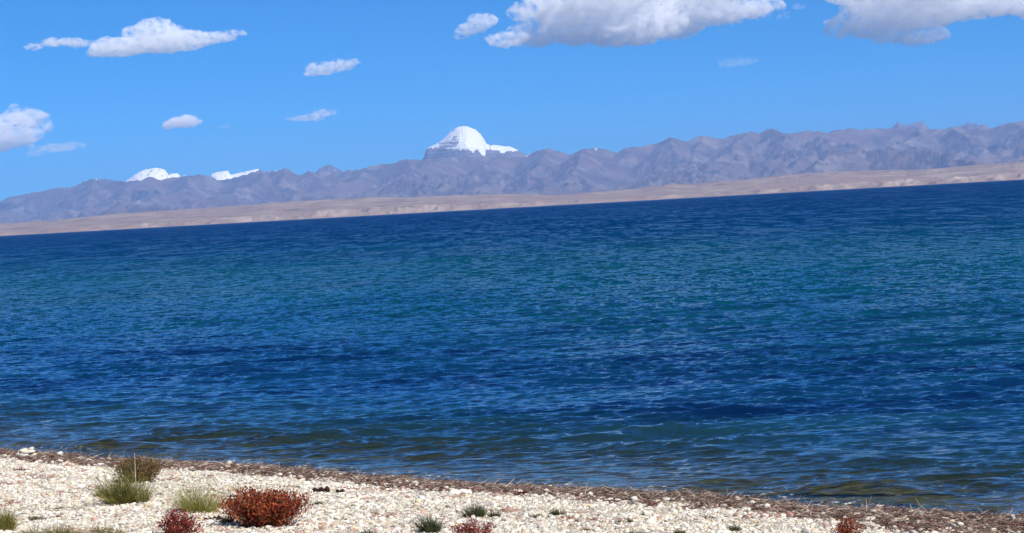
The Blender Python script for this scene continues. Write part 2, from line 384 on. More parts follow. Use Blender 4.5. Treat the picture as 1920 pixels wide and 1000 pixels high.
MAT_ROCK = rock_mat('mountain_rock', (.040, .034, .038), (.125, .100, .097), (.29, .235, .21), 1.9, (.16, .108, .098))
def mountain_range():
    ta, te = trace([(-80, 385), (0, 373), (33, 363), (48, 362), (83, 355), (112, 348), (128, 352), (147, 344), (162, 334), (175, 332), (200, 335), (240, 340), (262, 336),
        (285, 331), (300, 336), (317, 332), (333, 330), (345, 325), (360, 328), (380, 326), (397, 329), (408, 338), (424, 335), (440, 332), (462, 326), (485, 319), (500, 320), (515, 318),
        (527, 317), (537, 313), (550, 323), (563, 329), (580, 318), (590, 324), (604, 319), (617, 324), (640, 324), (660, 317), (680, 315), (707, 307), (740, 305),
        (750, 298), (780, 298), (797, 296), (830, 294), (870, 292), (905, 294), (940, 293), (970, 294), (990, 289), (1007, 282), (1023, 277), (1040, 280), (1067, 287),
        (1087, 280), (1107, 277), (1127, 276), (1143, 282), (1157, 287), (1173, 275), (1187, 272), (1207, 272), (1233, 268), (1257, 255), (1280, 261), (1290, 262), (1320, 252),
        (1346, 258), (1365, 254), (1406, 245), (1425, 248), (1446, 239), (1470, 249), (1489, 249), (1511, 243), (1549, 247), (1575, 240), (1594, 239), (1612, 243), (1624, 240),
        (1669, 239), (1690, 243), (1710, 241), (1727, 237), (1745, 240), (1755, 241), (1785, 238), (1800, 239), (1820, 241), (1852, 238), (1867, 236), (1890, 228), (1920, 226), (2000, 222)])
    az = az_cols(1000); r = np.concatenate([np.linspace(22000, 38000, 90), np.linspace(38000, 48000, 105)[1:], np.linspace(48000, 55500, 30)[1:]])
    A, R = np.meshgrid(az, r); X = (R * np.sin(A)).astype(np.float32); Y = (R * np.cos(A)).astype(np.float32)
    T = extend(ta, te, az, 7, .4); T = T + .00035 * fbm(az * 330, az * 0, 3, 55) + .0011 * (ridged(az * 75, az * 0 + .3, 4, 57) - .62)
    RCX = [-.62, -.30, -.245, -.195, -.15, -.05, .05, .3, .62]; RCY = [54000, 53500, 52500, 47200, 46400, 43800, 42500, 42000, 43000]
    rcf = lambda a: np.interp(a, RCX, RCY) + 500 * fbm(np.asarray(a) * 25, np.asarray(a) * 0 + 1, 3, 3)
    pr = np.random.default_rng(11)
    segs = []                                               # ridgelines: (a, r, h) -> (a, r, h), with the slope of their sides
    ac = np.linspace(-.62, .62, 900); hc = np.interp(ac, az, T) * rcf(ac) + CAM_H; rcv = rcf(ac)
    for i in range(len(ac) - 1): segs.append((ac[i], rcv[i], hc[i], ac[i + 1], rcv[i + 1], hc[i + 1], .8))
    def limit(a, rr, h): return min(h, .96 * float(np.interp(a, az, T)) * rr)
    def spur(a, rr, h, length, n, wander, level, lean):
        d0 = lean
        for i in range(n):
            rr2 = rr - length / n * pr.uniform(.8, 1.2); d0 = .6 * d0 + pr.normal(0, wander); a2 = a + d0 / rr2 * 1000
            f = (i + 1) / n; h2 = limit(a2, rr2, h * pr.uniform(.70, .97) - 18)
            if h2 < 40: h2 = 40
            segs.append((a, rr, h, a2, rr2, h2, (.72, .80, .86)[level]))
            if level < 2 and pr.random() < (.95 if level == 0 else .6):
                for sd in ((-1, 1) if pr.random() < .55 else (pr.choice([-1, 1]),)):
                    spur(a2, rr2, h2 * .97, length * pr.uniform(.22, .4), 3, wander * .6, level + 1, sd * pr.uniform(.25, .55))
            a, rr, h = a2, rr2, h2
    hcs = hc.copy(); peaks = [i for i in range(2, len(ac) - 2) if hc[i] >= hc[max(i - 6, 0):i + 7].max()]
    extra = [int(v) for v in np.arange(8, len(ac) - 8, 19) + pr.integers(-6, 7, len(np.arange(8, len(ac) - 8, 19))) if min(abs(int(v) - p) for p in peaks) > 9]
    for i in peaks + extra:
        spur(ac[i], rcv[i], hc[i] * .985, pr.uniform(6000, 11500) * (1 if i in peaks else .75), 6, .30, 0, pr.normal(0, .3))
    H = np.full(X.shape, -1e4, np.float32)
    wX = X + (120 * fbm(X / 1500, Y / 1500, 3, 61)).astype(np.float32); wY = Y + (120 * fbm(X / 1500 + 9, Y / 1500, 3, 62)).astype(np.float32)
    crestmix = sst(150, 1500, np.abs(R - rcf(az)[None, :])).astype(np.float32); wX = X + (wX - X) * crestmix; wY = Y + (wY - Y) * crestmix
    for (a1, r1, h1, a2, r2, h2, kk) in segs:
        pad = 2200.0 / min(r1, r2); c0, c1 = np.searchsorted(az, [min(a1, a2) - pad, max(a1, a2) + pad]); k0, k1 = np.searchsorted(r, [min(r1, r2) - 2600, max(r1, r2) + 2600])
        if c1 <= c0 or k1 <= k0: continue
        sx, sy = wX[k0:k1, c0:c1], wY[k0:k1, c0:c1]
        x1, y1, x2, y2 = r1 * math.sin(a1), r1 * math.cos(a1), r2 * math.sin(a2), r2 * math.cos(a2)
        dx, dy = x2 - x1, y2 - y1; t = np.clip(((sx - x1) * dx + (sy - y1) * dy) / (dx * dx + dy * dy), 0, 1)
        dist = np.hypot(sx - x1 - t * dx, sy - y1 - t * dy); hh = h1 + (h2 - h1) * t - kk * dist ** .97
        np.maximum(H[k0:k1, c0:c1], hh, out=H[k0:k1, c0:c1])
    print('segs', len(segs))
    rcg = rcf(az)[None, :]
    u = (R - 25000) / (rcg - 25000)
    floor = 30 + 190 * np.clip(u, 0, 1) ** 1.5 + 120 * ridged(X / 2600, Y / 2600, 5, 71) * sst(.05, .4, u) * (1 - sst(.9, 1.05, u))
    k = 60.0; H = np.where(H > floor, H, floor) + k * np.exp(-np.abs(H - floor) / k) * .5          # soft foot
    H = H + (100 * (ridged(X / 800, Y / 800, 6, 63, .6) - .55) + 75 * (ridged(X / 330 + 3, Y / 420, 5, 68, .6) - .5) + 30 * (ridged(X / 210, Y / 210, 4, 64) - .5)) * crestmix * sst(.0, .3, u)
    H = np.where(R > rcg, H * (1 - sst(0, 2500, R - rcg)), H) * sst(22000, 25500, R)
    H = np.minimum(H, T[None, :] * R * (.985 + .015 * (1 - crestmix)) + CAM_H)
    T = T[None, :]
    X = X / 1000.; Y = Y / 1000.
    snow = np.zeros_like(H)
    sn = fbm(X / .25, Y / .25, 4, 91)
    for px, w in ((175, 14), (340, 10), (515, 10), (1127, 8), (990, 8)):
        a0, _ = azel(px, 330); snow = np.maximum(snow, (np.abs(A - a0) * FPX < w) * sst(.05, .2, sn) * (H > .985 * T * R))
    me = mesh_np('mountain_range', np.stack([X * 1000, Y * 1000, H], -1).reshape(-1, 3), grid_faces(len(r), len(az)), MAT_ROCK, attrs={'snow': snow.ravel()})
    tag(link('mountain_range', me), kind='structure')
mountain_range()

def peak_strip(name, pts, dist, depth, snow_fn, ncol, nrow=70, seed=1, base_px=None, rough=.25):
    """a mountain standing behind the range: crest from the traced outline, a front face that swells towards the lake"""
    ta, te = trace(pts); az = np.linspace(ta[0], ta[-1], ncol)
    T = np.interp(az, ta, te) + .00018 * fbm(az * 700, az * 0 + seed, 3, seed)
    c = .5 * (ta[0] + ta[-1]); W = .5 * (ta[-1] - ta[0])
    half = depth * (.25 + .75 * np.sqrt(np.clip(1 - ((az - c) / W) ** 2, 0, 1)))[None, :]
    v = np.concatenate([np.linspace(-1, 0, nrow), np.linspace(0, 1, nrow // 3)[1:]])[:, None]
    R = dist + half * v; A = np.repeat(az[None, :], len(v), 0)
    X = R * np.sin(A); Y = R * np.cos(A)
    g = np.where(v < 0, 1 - np.abs(v) ** 1.5, 1 - np.abs(v) ** 1.3)
    base = (T.min() - .006) * dist
    top = T[None, :] * dist + CAM_H
    n = ridged(X / 520 + seed, Y / 700, 5, seed + 5)
    H = base + (top - base) * (g + rough * (n - .6) * (1 - np.abs(g - .5) * 2) * .6)
    H = np.minimum(H, T[None, :] * R * .9995 + CAM_H)
    sn = snow_fn(A, R, H, X, Y)
    me = mesh_np(name, np.stack([X, Y, H], -1).reshape(-1, 3), grid_faces(len(v), ncol), MAT_ROCK, attrs={'snow': np.clip(sn, 0, 1).ravel()})
    return link(name, me)

# distant pale peaks behind the range
for i, (pts, sw) in enumerate((
        ([(570, 334), (590, 325), (600, 315), (608, 312), (617, 308), (624, 311), (632, 316), (645, 322), (654, 317), (660, 320), (676, 330)], -.1),
        ([(1655, 252), (1669, 241), (1678, 235), (1684, 228), (1690, 233), (1699, 235), (1712, 231), (1722, 229), (1729, 227), (1735, 233), (1742, 241), (1756, 250)], -.35),
        ([(1780, 248), (1795, 237), (1806, 234), (1815, 230), (1822, 233), (1830, 231), (1836, 235), (1843, 233), (1855, 239), (1870, 248)], -.25))):
    o = peak_strip('distant_peak', pts, 54000, 2500, lambda A, R, H, X, Y, sw=sw: sst(.1, .4, fbm(X / 180, Y / 180, 4, 5) + sw * 1.2 * (H - H.min()) / (H.max() - H.min()) - .1), 120, 60, 30 + i, rough=.5)
    tag(o, kind='structure')

# snow fields on the left skyline
for i, pts in enumerate((
        [(228, 345), (240, 337), (253, 327), (262, 322), (273, 318), (290, 315), (300, 316), (308, 318), (317, 328), (320, 326), (333, 325), (340, 332)],
        [(392, 333), (397, 326), (407, 323), (427, 320), (431, 326), (436, 333)],
        [(400, 345), (407, 337), (430, 329), (445, 325), (460, 322), (474, 319), (484, 316.5), (490, 322)])):
    o = peak_strip('snow_dome', pts, 48300, 1500, lambda A, R, H, X, Y: 1 - .9 * sst(.35, .45, fbm(X / 90, Y / 260, 3, 3)), 160, 60, 40 + i, rough=.10)
    tag(o, kind='structure')

def great_peak():
    ta, te = trace([(780, 304), (790, 300), (795, 296), (797, 284), (803, 277), (812, 273), (824, 267), (835, 257.5), (845, 247), (857, 239), (868, 236.7), (876, 237.2),
                    (892, 243.5), (902, 253), (909, 263.5), (912, 269.5), (920, 273), (925, 272), (932, 272.3), (947, 275), (955, 274.6), (964, 278.5), (971, 281.5), (976, 285), (988, 290), (1000, 300)])
    dist = 45000.; ncol = 420
    az = np.linspace(ta[0], ta[-1], ncol); T = np.interp(az, ta, te)
    # px-like coordinates on the mountain: column and height in units of photo pixels, for the strata and gullies
    a0, e0 = azel(870, 292)
    q = (az - a0) * FPX * math.cos(ROLL)
    v = np.concatenate([np.linspace(-1, 0, 170), np.linspace(0, 1, 40)[1:]])[:, None]
    half = np.interp(q, [-90, -72, -30, 5, 40, 55, 100, 130], [300, 700, 1350, 1550, 1250, 800, 650, 300])[None, :]
    R = dist + half * v; A = np.repeat(az[None, :], len(v), 0); X = R * np.sin(A); Y = R * np.cos(A)
    Q = np.repeat(q[None, :], len(v), 0)
    top = T[None, :] * dist + CAM_H; base = (e0 - .0035) * dist
    t = v + 1
    g = np.where(v <= 0, .38 * sst(0, .16, t) + .62 * np.clip((t - .10) / .9, 0, 1) ** .92, 1 - v ** 1.2)
    # terraces of the rock strata, strongest low on the face
    H = base + (top - base) * g
    per = 75.0; ph = H / per + .6 * fbm(X / 900, Y / 900, 3, 5); st = (ph - np.floor(ph)); H += (sst(.55, .95, st) - st) * per * .75 * (1 - sst(.5, .9, g)) * (v < 0)
    H += 30 * (ridged(X / 260, Y / 420, 5, 6) - .5) * (1 - sst(.6, 1, g)) * (v < 0)
    H = np.minimum(H, T[None, :] * R + CAM_H)
    hp = ((H - CAM_H) / R - e0) * FPX               # height above the foot, photo pixels
    line = np.interp(Q, [-80, -66, -46, -36, -26, -8, 2, 12, 14, 19, 21, 26, 30, 36, 40, 41, 49, 52, 60, 66, 69, 74, 78, 100, 110],
                        [17, 17.5, 17, 16, 14.5, 12, 11, 10, 6, 6, 9.5, 9, 4, -3, -2, 8.7, 8.3, 7.5, 6.7, 7, 1, 1, 3.5, 3, 3])
    wob = 3.4 * fbm(Q / 3.2, H / 400, 4, 8)
    snow = sst(-.6, .6, hp - line - wob)
    # bare strata showing on the left flank and the central groove
    for hh, q0, q1, th in ((26.0, -46, -9, 1.0), (21.0, -46, -12, .9), (18.0, -44, -14, .8), (23.5, -26, -8, .8), (30, -22, -13, .8), (33, -21, -14, .7), (36, -19, -12, .7), (45, -21, -16, .5), (48, -20, -15, .5)):
        m = np.exp(-((hp - hh - .05 * (Q + 20) - .8 * fbm(Q / 7, Q * 0 + hh, 2, 4)) / (th * 1.5)) ** 2) * sst(q0 - 1, q0 + 1, Q) * (1 - sst(q1 - 1, q1 + 1, Q))
        m = m * sst(-.7, -.15, fbm(Q / 3, Q * 0 + hh * 2, 3, 14))
        snow = snow * (1 - 1.0 * np.clip(m, 0, 1))
    gv = np.exp(-((Q + 11 - (hp - 36) * .42) / .55) ** 2) * sst(22, 26, hp) * (1 - sst(44, 50, hp)) * sst(-.3, .1, fbm(hp / 2.2, Q * 0, 2, 77))
    snow = snow * (1 - .8 * gv)
    gap = np.exp(-((Q - 49.5) / .8) ** 2) * sst(4, 9, hp) * (1 - sst(18, 20, hp)); snow = snow * (1 - gap)
    me = mesh_np('snow_mountain', np.stack([X, Y, H], -1).reshape(-1, 3), grid_faces(len(v), ncol), rock_mat('peak_rock', (.10, .09, .095), (.19, .17, .17), (.28, .25, .24), 4.0, (.18, .16, .165)), attrs={'snow': np.clip(snow, 0, 1).ravel()})
    tag(link('snow_mountain', me), kind='structure')
great_peak()

# ------------------------------------------------------------------ haze
def haze():
    x, y0, y1, z0, z1 = 46000, -3000, 62000, -3.6, 2035
    m = NT('haze_air'); pv = m.new('VolumePrincipled')
    pv.inputs['Color'].default_value = (.31, .54, 1.0, 1); pv.inputs['Density'].default_value = 1.9e-5; pv.inputs['Anisotropy'].default_value = 0.0
    m.l(pv.outputs[0], m.out.inputs['Volume'])
    m.m.cycles.homogeneous_volume = True
    v = [(sx * x, yy, zz) for zz in (z0, z1) for yy in (y0, y1) for sx in (-1, 1)]
    f = [(0, 2, 3, 1), (4, 5, 7, 6), (0, 1, 5, 4), (2, 6, 7, 3), (0, 4, 6, 2), (1, 3, 7, 5)]
    me = mesh_np('haze', np.array(v), np.array(f), m.m, smooth=False); tag(link('haze', me), kind='stuff')
haze()

# ------------------------------------------------------------------ clouds
def cloud_mat(name, dens, scale, lo, hi):
    m = NT(name); pv = m.new('VolumePrincipled')
    pv.inputs['Color'].default_value = (1, 1, 1, 1); pv.inputs['Anisotropy'].default_value = -.3
    n = m.noise(m.coord((.001, .001, .0013), 'World'), scale, 5, .6)
    d = m.ramp(n, [(lo, .0), (hi, 1.0)])
    m.l(m.math('MULTIPLY', d, dens), pv.inputs['Density'])
    m.l(pv.outputs[0], m.out.inputs['Volume']); 
    return m.m
TEX = []
for nm, sc_, dp in (('billow', 330.0, 3), ('fine_billow', 110.0, 4)):
    t = bpy.data.textures.new(nm, 'CLOUDS'); t.noise_scale = sc_; t.noise_depth = dp; TEX.append(t)
ICO = bmesh.new(); bmesh.ops.create_icosphere(ICO, subdivisions=3, radius=1.0)
ICO_V = np.array([v.co[:] for v in ICO.verts]); ICO_F = np.array([[v.index for v in f.verts] for f in ICO.faces]); ICO.free()
def cloud(label, D, puffs, mat, disp=1.0, deep=.8):
    k = D / FPX; V = []; F = []; n = 0
    c0 = ray(*puffs[0][:2]); c0 = c0 / c0.y * D + Vector((0, 0, CAM_H))
    pr = random.Random(len(label)); kids = []
    for cx, cy_, rx, ry in puffs:
        for _ in range(int(4 + 8 * min(1, rx / 60))):
            a = pr.uniform(-.5, math.pi + .5); q = pr.uniform(.22, .5)
            kids.append((cx + math.cos(a) * rx * .82, cy_ - math.sin(a) * ry * (.8 if a > 0 and a < math.pi else .5), max(rx * q * .8, 4), max(ry * q, 3)))
    for cx, cy_, rx, ry in puffs + kids:
        d = ray(cx, cy_); p = d / d.y * (D + random.uniform(-.45, .45) * rx * k) + Vector((0, 0, CAM_H))
        R = np.array([rx * k, max(rx, ry) * deep * k, ry * k])
        v = ICO_V * R
        v[:, 2] = np.where(v[:, 2] < 0, v[:, 2] * .8, v[:, 2])
        a = ROLL + .04; v[:, 2] += v[:, 0] * math.tan(a) * .6
        V.append(v + np.array(p - c0)); F.append(ICO_F + n); n += len(v)
    me = mesh_np('cloud', np.concatenate(V), np.concatenate(F), mat)
    o = link('cloud', me, loc=c0)
    rm = o.modifiers.new('union', 'REMESH'); rm.mode = 'VOXEL'; rm.voxel_size = max(16.0, 1.5 * k); rm.use_smooth_shade = True
    for t, s in ((TEX[0], 280.0), (TEX[1], 130.0)):
        dm = o.modifiers.new('billow', 'DISPLACE'); dm.texture = t; dm.texture_coords = 'GLOBAL'; dm.strength = s * disp; dm.mid_level = .5
    tag(o, label, 'cloud', 'fair weather clouds over the mountains')
C_THICK = cloud_mat('cumulus_vapour', .0048, 3.4, .44, .60)
C_MID = cloud_mat('small_cumulus_vapour', .0046, 4.8, .44, .60)
C_FAINT = cloud_mat('faint_vapour', .0007, 6.0, .40, .66)
C_DENSE = cloud_mat('dense_vapour', .0085, 6.0, .44, .58)
C_THIN = cloud_mat('wispy_vapour', .0016, 5.0, .40, .64)
cloud('large flat-based white cloud cut by the top edge, right of the snow mountain', 56000, [(1110, 52, 90, 40), (960, 76, 45, 15), (1015, 66, 60, 27), (1190, 50, 110, 44), (1260, 40, 95, 36), (1340, 28, 90, 24), (1425, 14, 46, 18),
       (1060, 15, 90, 42), (1150, 0, 130, 44), (1310, -5, 120, 30), (975, 30, 20, 20)], C_THICK)
cloud('white cloud with grey belly cut by the top right corner', 55000, [(1660, 40, 85, 40), (1578, 52, 32, 26), (1740, 25, 100, 34), (1850, 8, 110, 32), (1960, 8, 80, 28), (1660, 73, 28, 11), (1722, 73, 48, 15), (1755, 66, 26, 14), (1700, -8, 130, 40)], C_THICK)
cloud('long white cloud with trailing ends at the upper left', 56000, [(290, 76, 62, 30), (235, 90, 70, 19), (335, 80, 70, 21), (288, 55, 36, 22), (305, 52, 24, 17), (400, 73, 44, 11), (440, 65, 26, 8), (195, 99, 34, 9),
       (115, 80, 42, 7), (150, 84, 24, 8), (65, 89, 20, 6)], C_MID, .6)
cloud('small round white cloud below and right of the long upper left cloud', 55000, [(610, 130, 36, 13), (640, 124, 30, 13), (586, 139, 20, 5), (660, 118, 18, 8)], C_MID, .5)
cloud('small slanting puff just left of the largest cloud', 56000, [(880, 58, 28, 15), (906, 42, 29, 17), (866, 69, 16, 8)], C_MID, .5)
cloud('bright heaped cloud at the left edge above the mountains', 49000, [(45, 228, 46, 26), (12, 234, 30, 22), (76, 234, 20, 23), (20, 258, 62, 18), (-40, 255, 70, 40), (-10, 274, 60, 14)], C_THICK, .8)
cloud('thin wispy cloud below the bright heap at the left edge', 56000, [(100, 279, 42, 9), (72, 286, 26, 7), (132, 275, 30, 8)], C_THIN, .6)
cloud('small low white cloud above the left snow dome', 43000, [(338, 231, 29, 9), (352, 228, 24, 11), (322, 236, 18, 6)], C_DENSE, .75, 1.6)
cloud('small flat cloud between the snow dome and the snow mountain', 42000, [(575, 222, 32, 8), (606, 213, 26, 7), (550, 223, 16, 6)], C_MID, .35)
cloud('faint lilac wisp below the gap of the two largest clouds', 55000, [(1385, 118, 38, 9), (1365, 122, 18, 7)], C_FAINT, .4)
cloud('tiny ragged wisp at the right tip of the largest cloud', 56000, [(1470, 30, 14, 9), (1498, 13, 12, 7)], C_THIN, .4)
cloud('faint tiny puff right of the small low cloud', 44000, [(423, 239, 12, 4)], C_THIN, .25)

# ------------------------------------------------------------------ pebbles, stones and weed of the beach
def project(P):
    d = P - np.array([0, 0, CAM_H]); z = d @ np.array(fwd)
    return 960 + FPX * (d @ np.array(right)) / z, 500 - FPX * (d @ np.array(up)) / z
def attr_mat(name, rough=.85, spec=.25, transl=0.0, fine=0.0):
    m = NT(name); c = m.attr('tint').outputs['Color']
    nr = None
    if fine:
        n = m.noise(m.coord(kind='World'), fine, 3, .6); c = m.mix(m.ramp(n, [(.35, .35), (.65, 0.0)]), c, (.20, .15, .10)); nr = m.bump(n, .004, .6)
    b = m.bsdf(c, rough, spec, nr)
    if transl:
        t = m.new('BsdfTranslucent'); m.l(c, t.inputs[0]); x = m.new('MixShader'); x.inputs[0].default_value = transl
        m.l(b.outputs[0], x.inputs[1]); m.l(t.outputs[0], x.inputs[2]); m.surf(x.outputs[0])
    else: m.surf(b.outputs[0])
    return m.m
bmi = bmesh.new(); bmesh.ops.create_icosphere(bmi, subdivisions=1, radius=1.0)
I12_V = np.array([v.co[:] for v in bmi.verts]); I12_F = np.array([[v.index for v in f.verts] for f in bmi.faces]); bmi.free()
PAL = np.array([(.60, .55, .45), (.66, .62, .53), (.52, .47, .38), (.68, .66, .61), (.36, .33, .30), (.36, .31, .27), (.42, .26, .20), (.62, .50, .32)])
PALW = np.array([.27, .20, .17, .12, .11, .06, .035, .035])
def rot_z(v, a):
    c, s_ = np.cos(a)[:, None], np.sin(a)[:, None]
    return np.stack([v[..., 0] * c - v[..., 1] * s_, v[..., 0] * s_ + v[..., 1] * c, v[..., 2]], -1)
def pebbles():
    st = .0205
    gx, gy = np.meshgrid(np.arange(-10.5, 7.5, st), np.arange(13.5, 31, st))
    x = (gx + rng.uniform(-.5, .5, gx.shape) * st * 1.4).ravel(); y = (gy + rng.uniform(-.5, .5, gx.shape) * st * 1.4).ravel()
    d = inland(x, y); k = (d > .1) & (d < 14); x, y, d = x[k], y[k], d[k]
    z = beach_z(x, y); px, py = project(np.stack([x, y, z], -1))
    k = (px > -160) & (px < 2080) & (py < 1060) & (py > 780); x, y, z, d = (v[k] for v in (x, y, z, d))
    be = band_edge(x); inb = d + .8 * fbm(x * 1.6, y * 1.6, 4, 9) < be
    patch = fbm(x * 1.1, y * 1.1, 3, 33); bare = fbm(x * .8 + 4, y * 1.3, 4, 35)
    keep = np.where(inb, rng.random(len(x)) < .04 + .10 * sst(.5, 1, d / be), rng.random(len(x)) < .92 - .45 * sst(.15, .45, bare))
    x, y, z, d, inb, patch, bare = (v[keep] for v in (x, y, z, d, inb, patch, bare)); n = len(x); print('pebbles', n)
    size = np.clip(rng.lognormal(math.log(.0070), .60, n), .004, .034) * (1 - .3 * sst(.1, .4, bare)) * np.where(inb, 1.25, 1)
    S = np.stack([size * rng.uniform(.95, 1.6, n), size * rng.uniform(.75, 1.15, n), size * rng.uniform(.4, .85, n)], -1)
    E = np.stack([rng.normal(0, .3, n), rng.normal(0, .3, n), rng.uniform(0, 6.28, n)], -1)
    ci = rng.choice(len(PAL), n, p=PALW / PALW.sum()); c = PAL[ci] * rng.uniform(.7, 1.15, (n, 1))
    redp = (patch > .30) & (rng.random(n) < .45); c[redp] = np.array((.32, .19, .15)) * rng.uniform(.5, 1.3, (redp.sum(), 1))
    me = bpy.data.meshes.new('pebbles'); me.vertices.add(n)
    me.vertices.foreach_set('co', np.stack([x, y, z + S[:, 2] * .3], -1).astype(np.float32).ravel())
    for an, v in (('size3', S), ('turn3', E)):
        at_ = me.attributes.new(an, 'FLOAT_VECTOR', 'POINT'); at_.data.foreach_set('vector', v.astype(np.float32).ravel())
    at_ = me.attributes.new('tint', 'FLOAT_COLOR', 'POINT'); at_.data.foreach_set('color', np.concatenate([c, np.ones((n, 1))], 1).astype(np.float32).ravel())
    m = NT('pebble_stone'); an = m.attr('tint'); an.attribute_type = 'INSTANCER'; m.surf(m.bsdf(an.outputs['Color'], .85, .2).outputs[0]); me.materials.append(m.m)
    g = bpy.data.node_groups.new('pebble_scatter', 'GeometryNodeTree')
    g.interface.new_socket('Geometry', in_out='INPUT', socket_type='NodeSocketGeometry'); g.interface.new_socket('Geometry', in_out='OUTPUT', socket_type='NodeSocketGeometry')
    N = g.nodes.new; L = g.links.new
    gi, go = N('NodeGroupInput'), N('NodeGroupOutput'); ico = N('GeometryNodeMeshIcoSphere'); ico.inputs['Subdivisions'].default_value = 2; ico.inputs['Radius'].default_value = 1.0
    nz = N('ShaderNodeTexNoise'); nz.inputs['Scale'].default_value = 1.1; sb = N('ShaderNodeVectorMath'); sb.operation = 'SUBTRACT'; sb.inputs[1].default_value = (.5, .5, .5)
    sc_ = N('ShaderNodeVectorMath'); sc_.operation = 'SCALE'; sc_.inputs['Scale'].default_value = 1.1
    sp = N('GeometryNodeSetPosition'); L(nz.outputs['Color'], sb.inputs[0]); L(sb.outputs[0], sc_.inputs[0]); L(sc_.outputs[0], sp.inputs['Offset']); L(ico.outputs[0], sp.inputs[0])
    sm = N('GeometryNodeSetMaterial'); sm.inputs['Material'].default_value = m.m; L(sp.outputs[0], sm.inputs[0])
    m2p = N('GeometryNodeMeshToPoints'); L(gi.outputs[0], m2p.inputs[0])
    ip = N('GeometryNodeInstanceOnPoints'); L(m2p.outputs[0], ip.inputs['Points']); L(sm.outputs[0], ip.inputs['Instance'])
    for nm, sk in (('size3', 'Scale'), ('turn3', 'Rotation')):
        na = N('GeometryNodeInputNamedAttribute'); na.data_type = 'FLOAT_VECTOR'; na.inputs[0].default_value = nm; L(na.outputs[0], ip.inputs[sk])
    L(ip.outputs[0], go.inputs[0])
    o = link('pebbles', me); md = o.modifiers.new('scatter', 'NODES'); md.node_group = g
    tag(o, 'cream and white pebbles covering the beach', 'pebbles', kind='stuff')
pebbles()

def ribbons(P0, D0, L, W, curl, segs, gravity=0.0, up0=None, col=None):
    """thin curved blades: P0 roots, D0 start directions, lengths, widths -> verts, faces, colours (flat strips with a real fold)"""
    n = len(P0); pts = [P0]; d = D0 / np.linalg.norm(D0, axis=1, keepdims=True); p = P0
    for i in range(segs):
        p = p + d * (L / segs)[:, None]; pts.append(p)
        d = d + curl * (1.0 / segs) + np.array([0, 0, -gravity / segs]); d /= np.linalg.norm(d, axis=1, keepdims=True)
    pts = np.stack(pts, 1)                                     # n, segs+1, 3
    side = np.cross(D0, rng.normal(0, 1, (n, 3))); side /= np.linalg.norm(side, axis=1, keepdims=True) + 1e-9
    w = np.linspace(1, .25, segs + 1)[None, :, None] * W[:, None, None] * .5
    V = np.stack([pts - side[:, None] * w, pts + side[:, None] * w], 2).reshape(n, -1, 3)
    f = np.array([[2 * i, 2 * i + 1, 2 * i + 3, 2 * i + 2] for i in range(segs)])
    F = f[None] + (np.arange(n) * 2 * (segs + 1))[:, None, None]
    C = None if col is None else np.repeat(col, 2 * (segs + 1), 0)
    return V.reshape(-1, 3), F.reshape(-1, 4), C

def weed():
    n = 60000
    x = rng.uniform(-10, 7, n); be = band_edge(x); d = (rng.beta(1.3, 1.5, n) * 1.12 - .06) * be
    y = shore_y(x) - d / CS
    z = beach_z(x, y); px, py = project(np.stack([x, y, z], -1))
    clump = -.9 * fbm(x * 1.6, y * 1.6, 4, 9) + .7 * fbm(x * 4, y * 4, 3, 19)
    k = (px > -110) & (px < 2030) & (py < 1040) & (clump + rng.normal(0, .18, n) > -.12 - .2 * (d < .5 * be)); x, y, z, d, be = (v[k] for v in (x, y, z, d, be)); n = len(x); print('weed', n)
    # stray twigs and shreds blown up the beach, in drifts
    q = 14000; x2 = rng.uniform(-9.5, 6, q); d2 = band_edge(x2) + rng.uniform(0, 7.5, q); y2 = shore_y(x2) - d2 / CS; dr = fbm(x2 * 1.1, y2 * 1.1, 3, 33) + .5 * fbm(x2 * .7, d2 * 2.2, 2, 37)
    kk = (dr > .22) & (rng.random(q) < .75) | (rng.random(q) < .05); x2, y2, d2 = x2[kk], y2[kk], d2[kk]
    x = np.concatenate([x, x2]); y = np.concatenate([y, y2]); z = np.concatenate([z, beach_z(x2, y2) + .012]); d = np.concatenate([d, d2]); be = np.concatenate([be, d2 * 1.6]); clump = np.concatenate([clump[k], x2 * 0 - 1]); n = len(x); stray = np.arange(n) >= n - len(x2)
    th = rng.uniform(0, 6.28, n); D0 = np.stack([np.cos(th), np.sin(th), rng.uniform(-.1, .42, n) * np.where(stray, .4, 1)], -1)
    L = rng.uniform(.05, .19, n) * np.where(stray, .55, 1); W = rng.uniform(.004, .010, n)
    mound = .022 * np.exp(-((d / be - .35) / .3) ** 2)
    P0 = np.stack([x, y, z + rng.uniform(0, 1, n) * (mound + .07 * sst(.1, .6, clump)) + .004], -1)
    tone = rng.random(n)[:, None]
    c = np.where(tone < .42, np.array((.12, .08, .063)), np.where(tone < .75, np.array((.25, .18, .14)), np.array((.42, .34, .27)))) * rng.uniform(.6, 1.35, (n, 1))
    red = rng.random(n) < .10 + .25 * (d / be > .75); c[red] = np.array((.15, .045, .045)) * rng.uniform(.6, 1.4, (red.sum(), 1))
    V, F, C = ribbons(P0, D0, L, W, rng.normal(0, .9, (n, 3)), 4, .9, col=c)
    me = mesh_np('dry_weed', V, F, attr_mat('dry_lake_weed', .8, .2), smooth=False, cols={'tint': C})
    tag(link('dry_weed', me), 'brown dried lake weed washed up along the waterline', 'weed', kind='stuff')
weed()

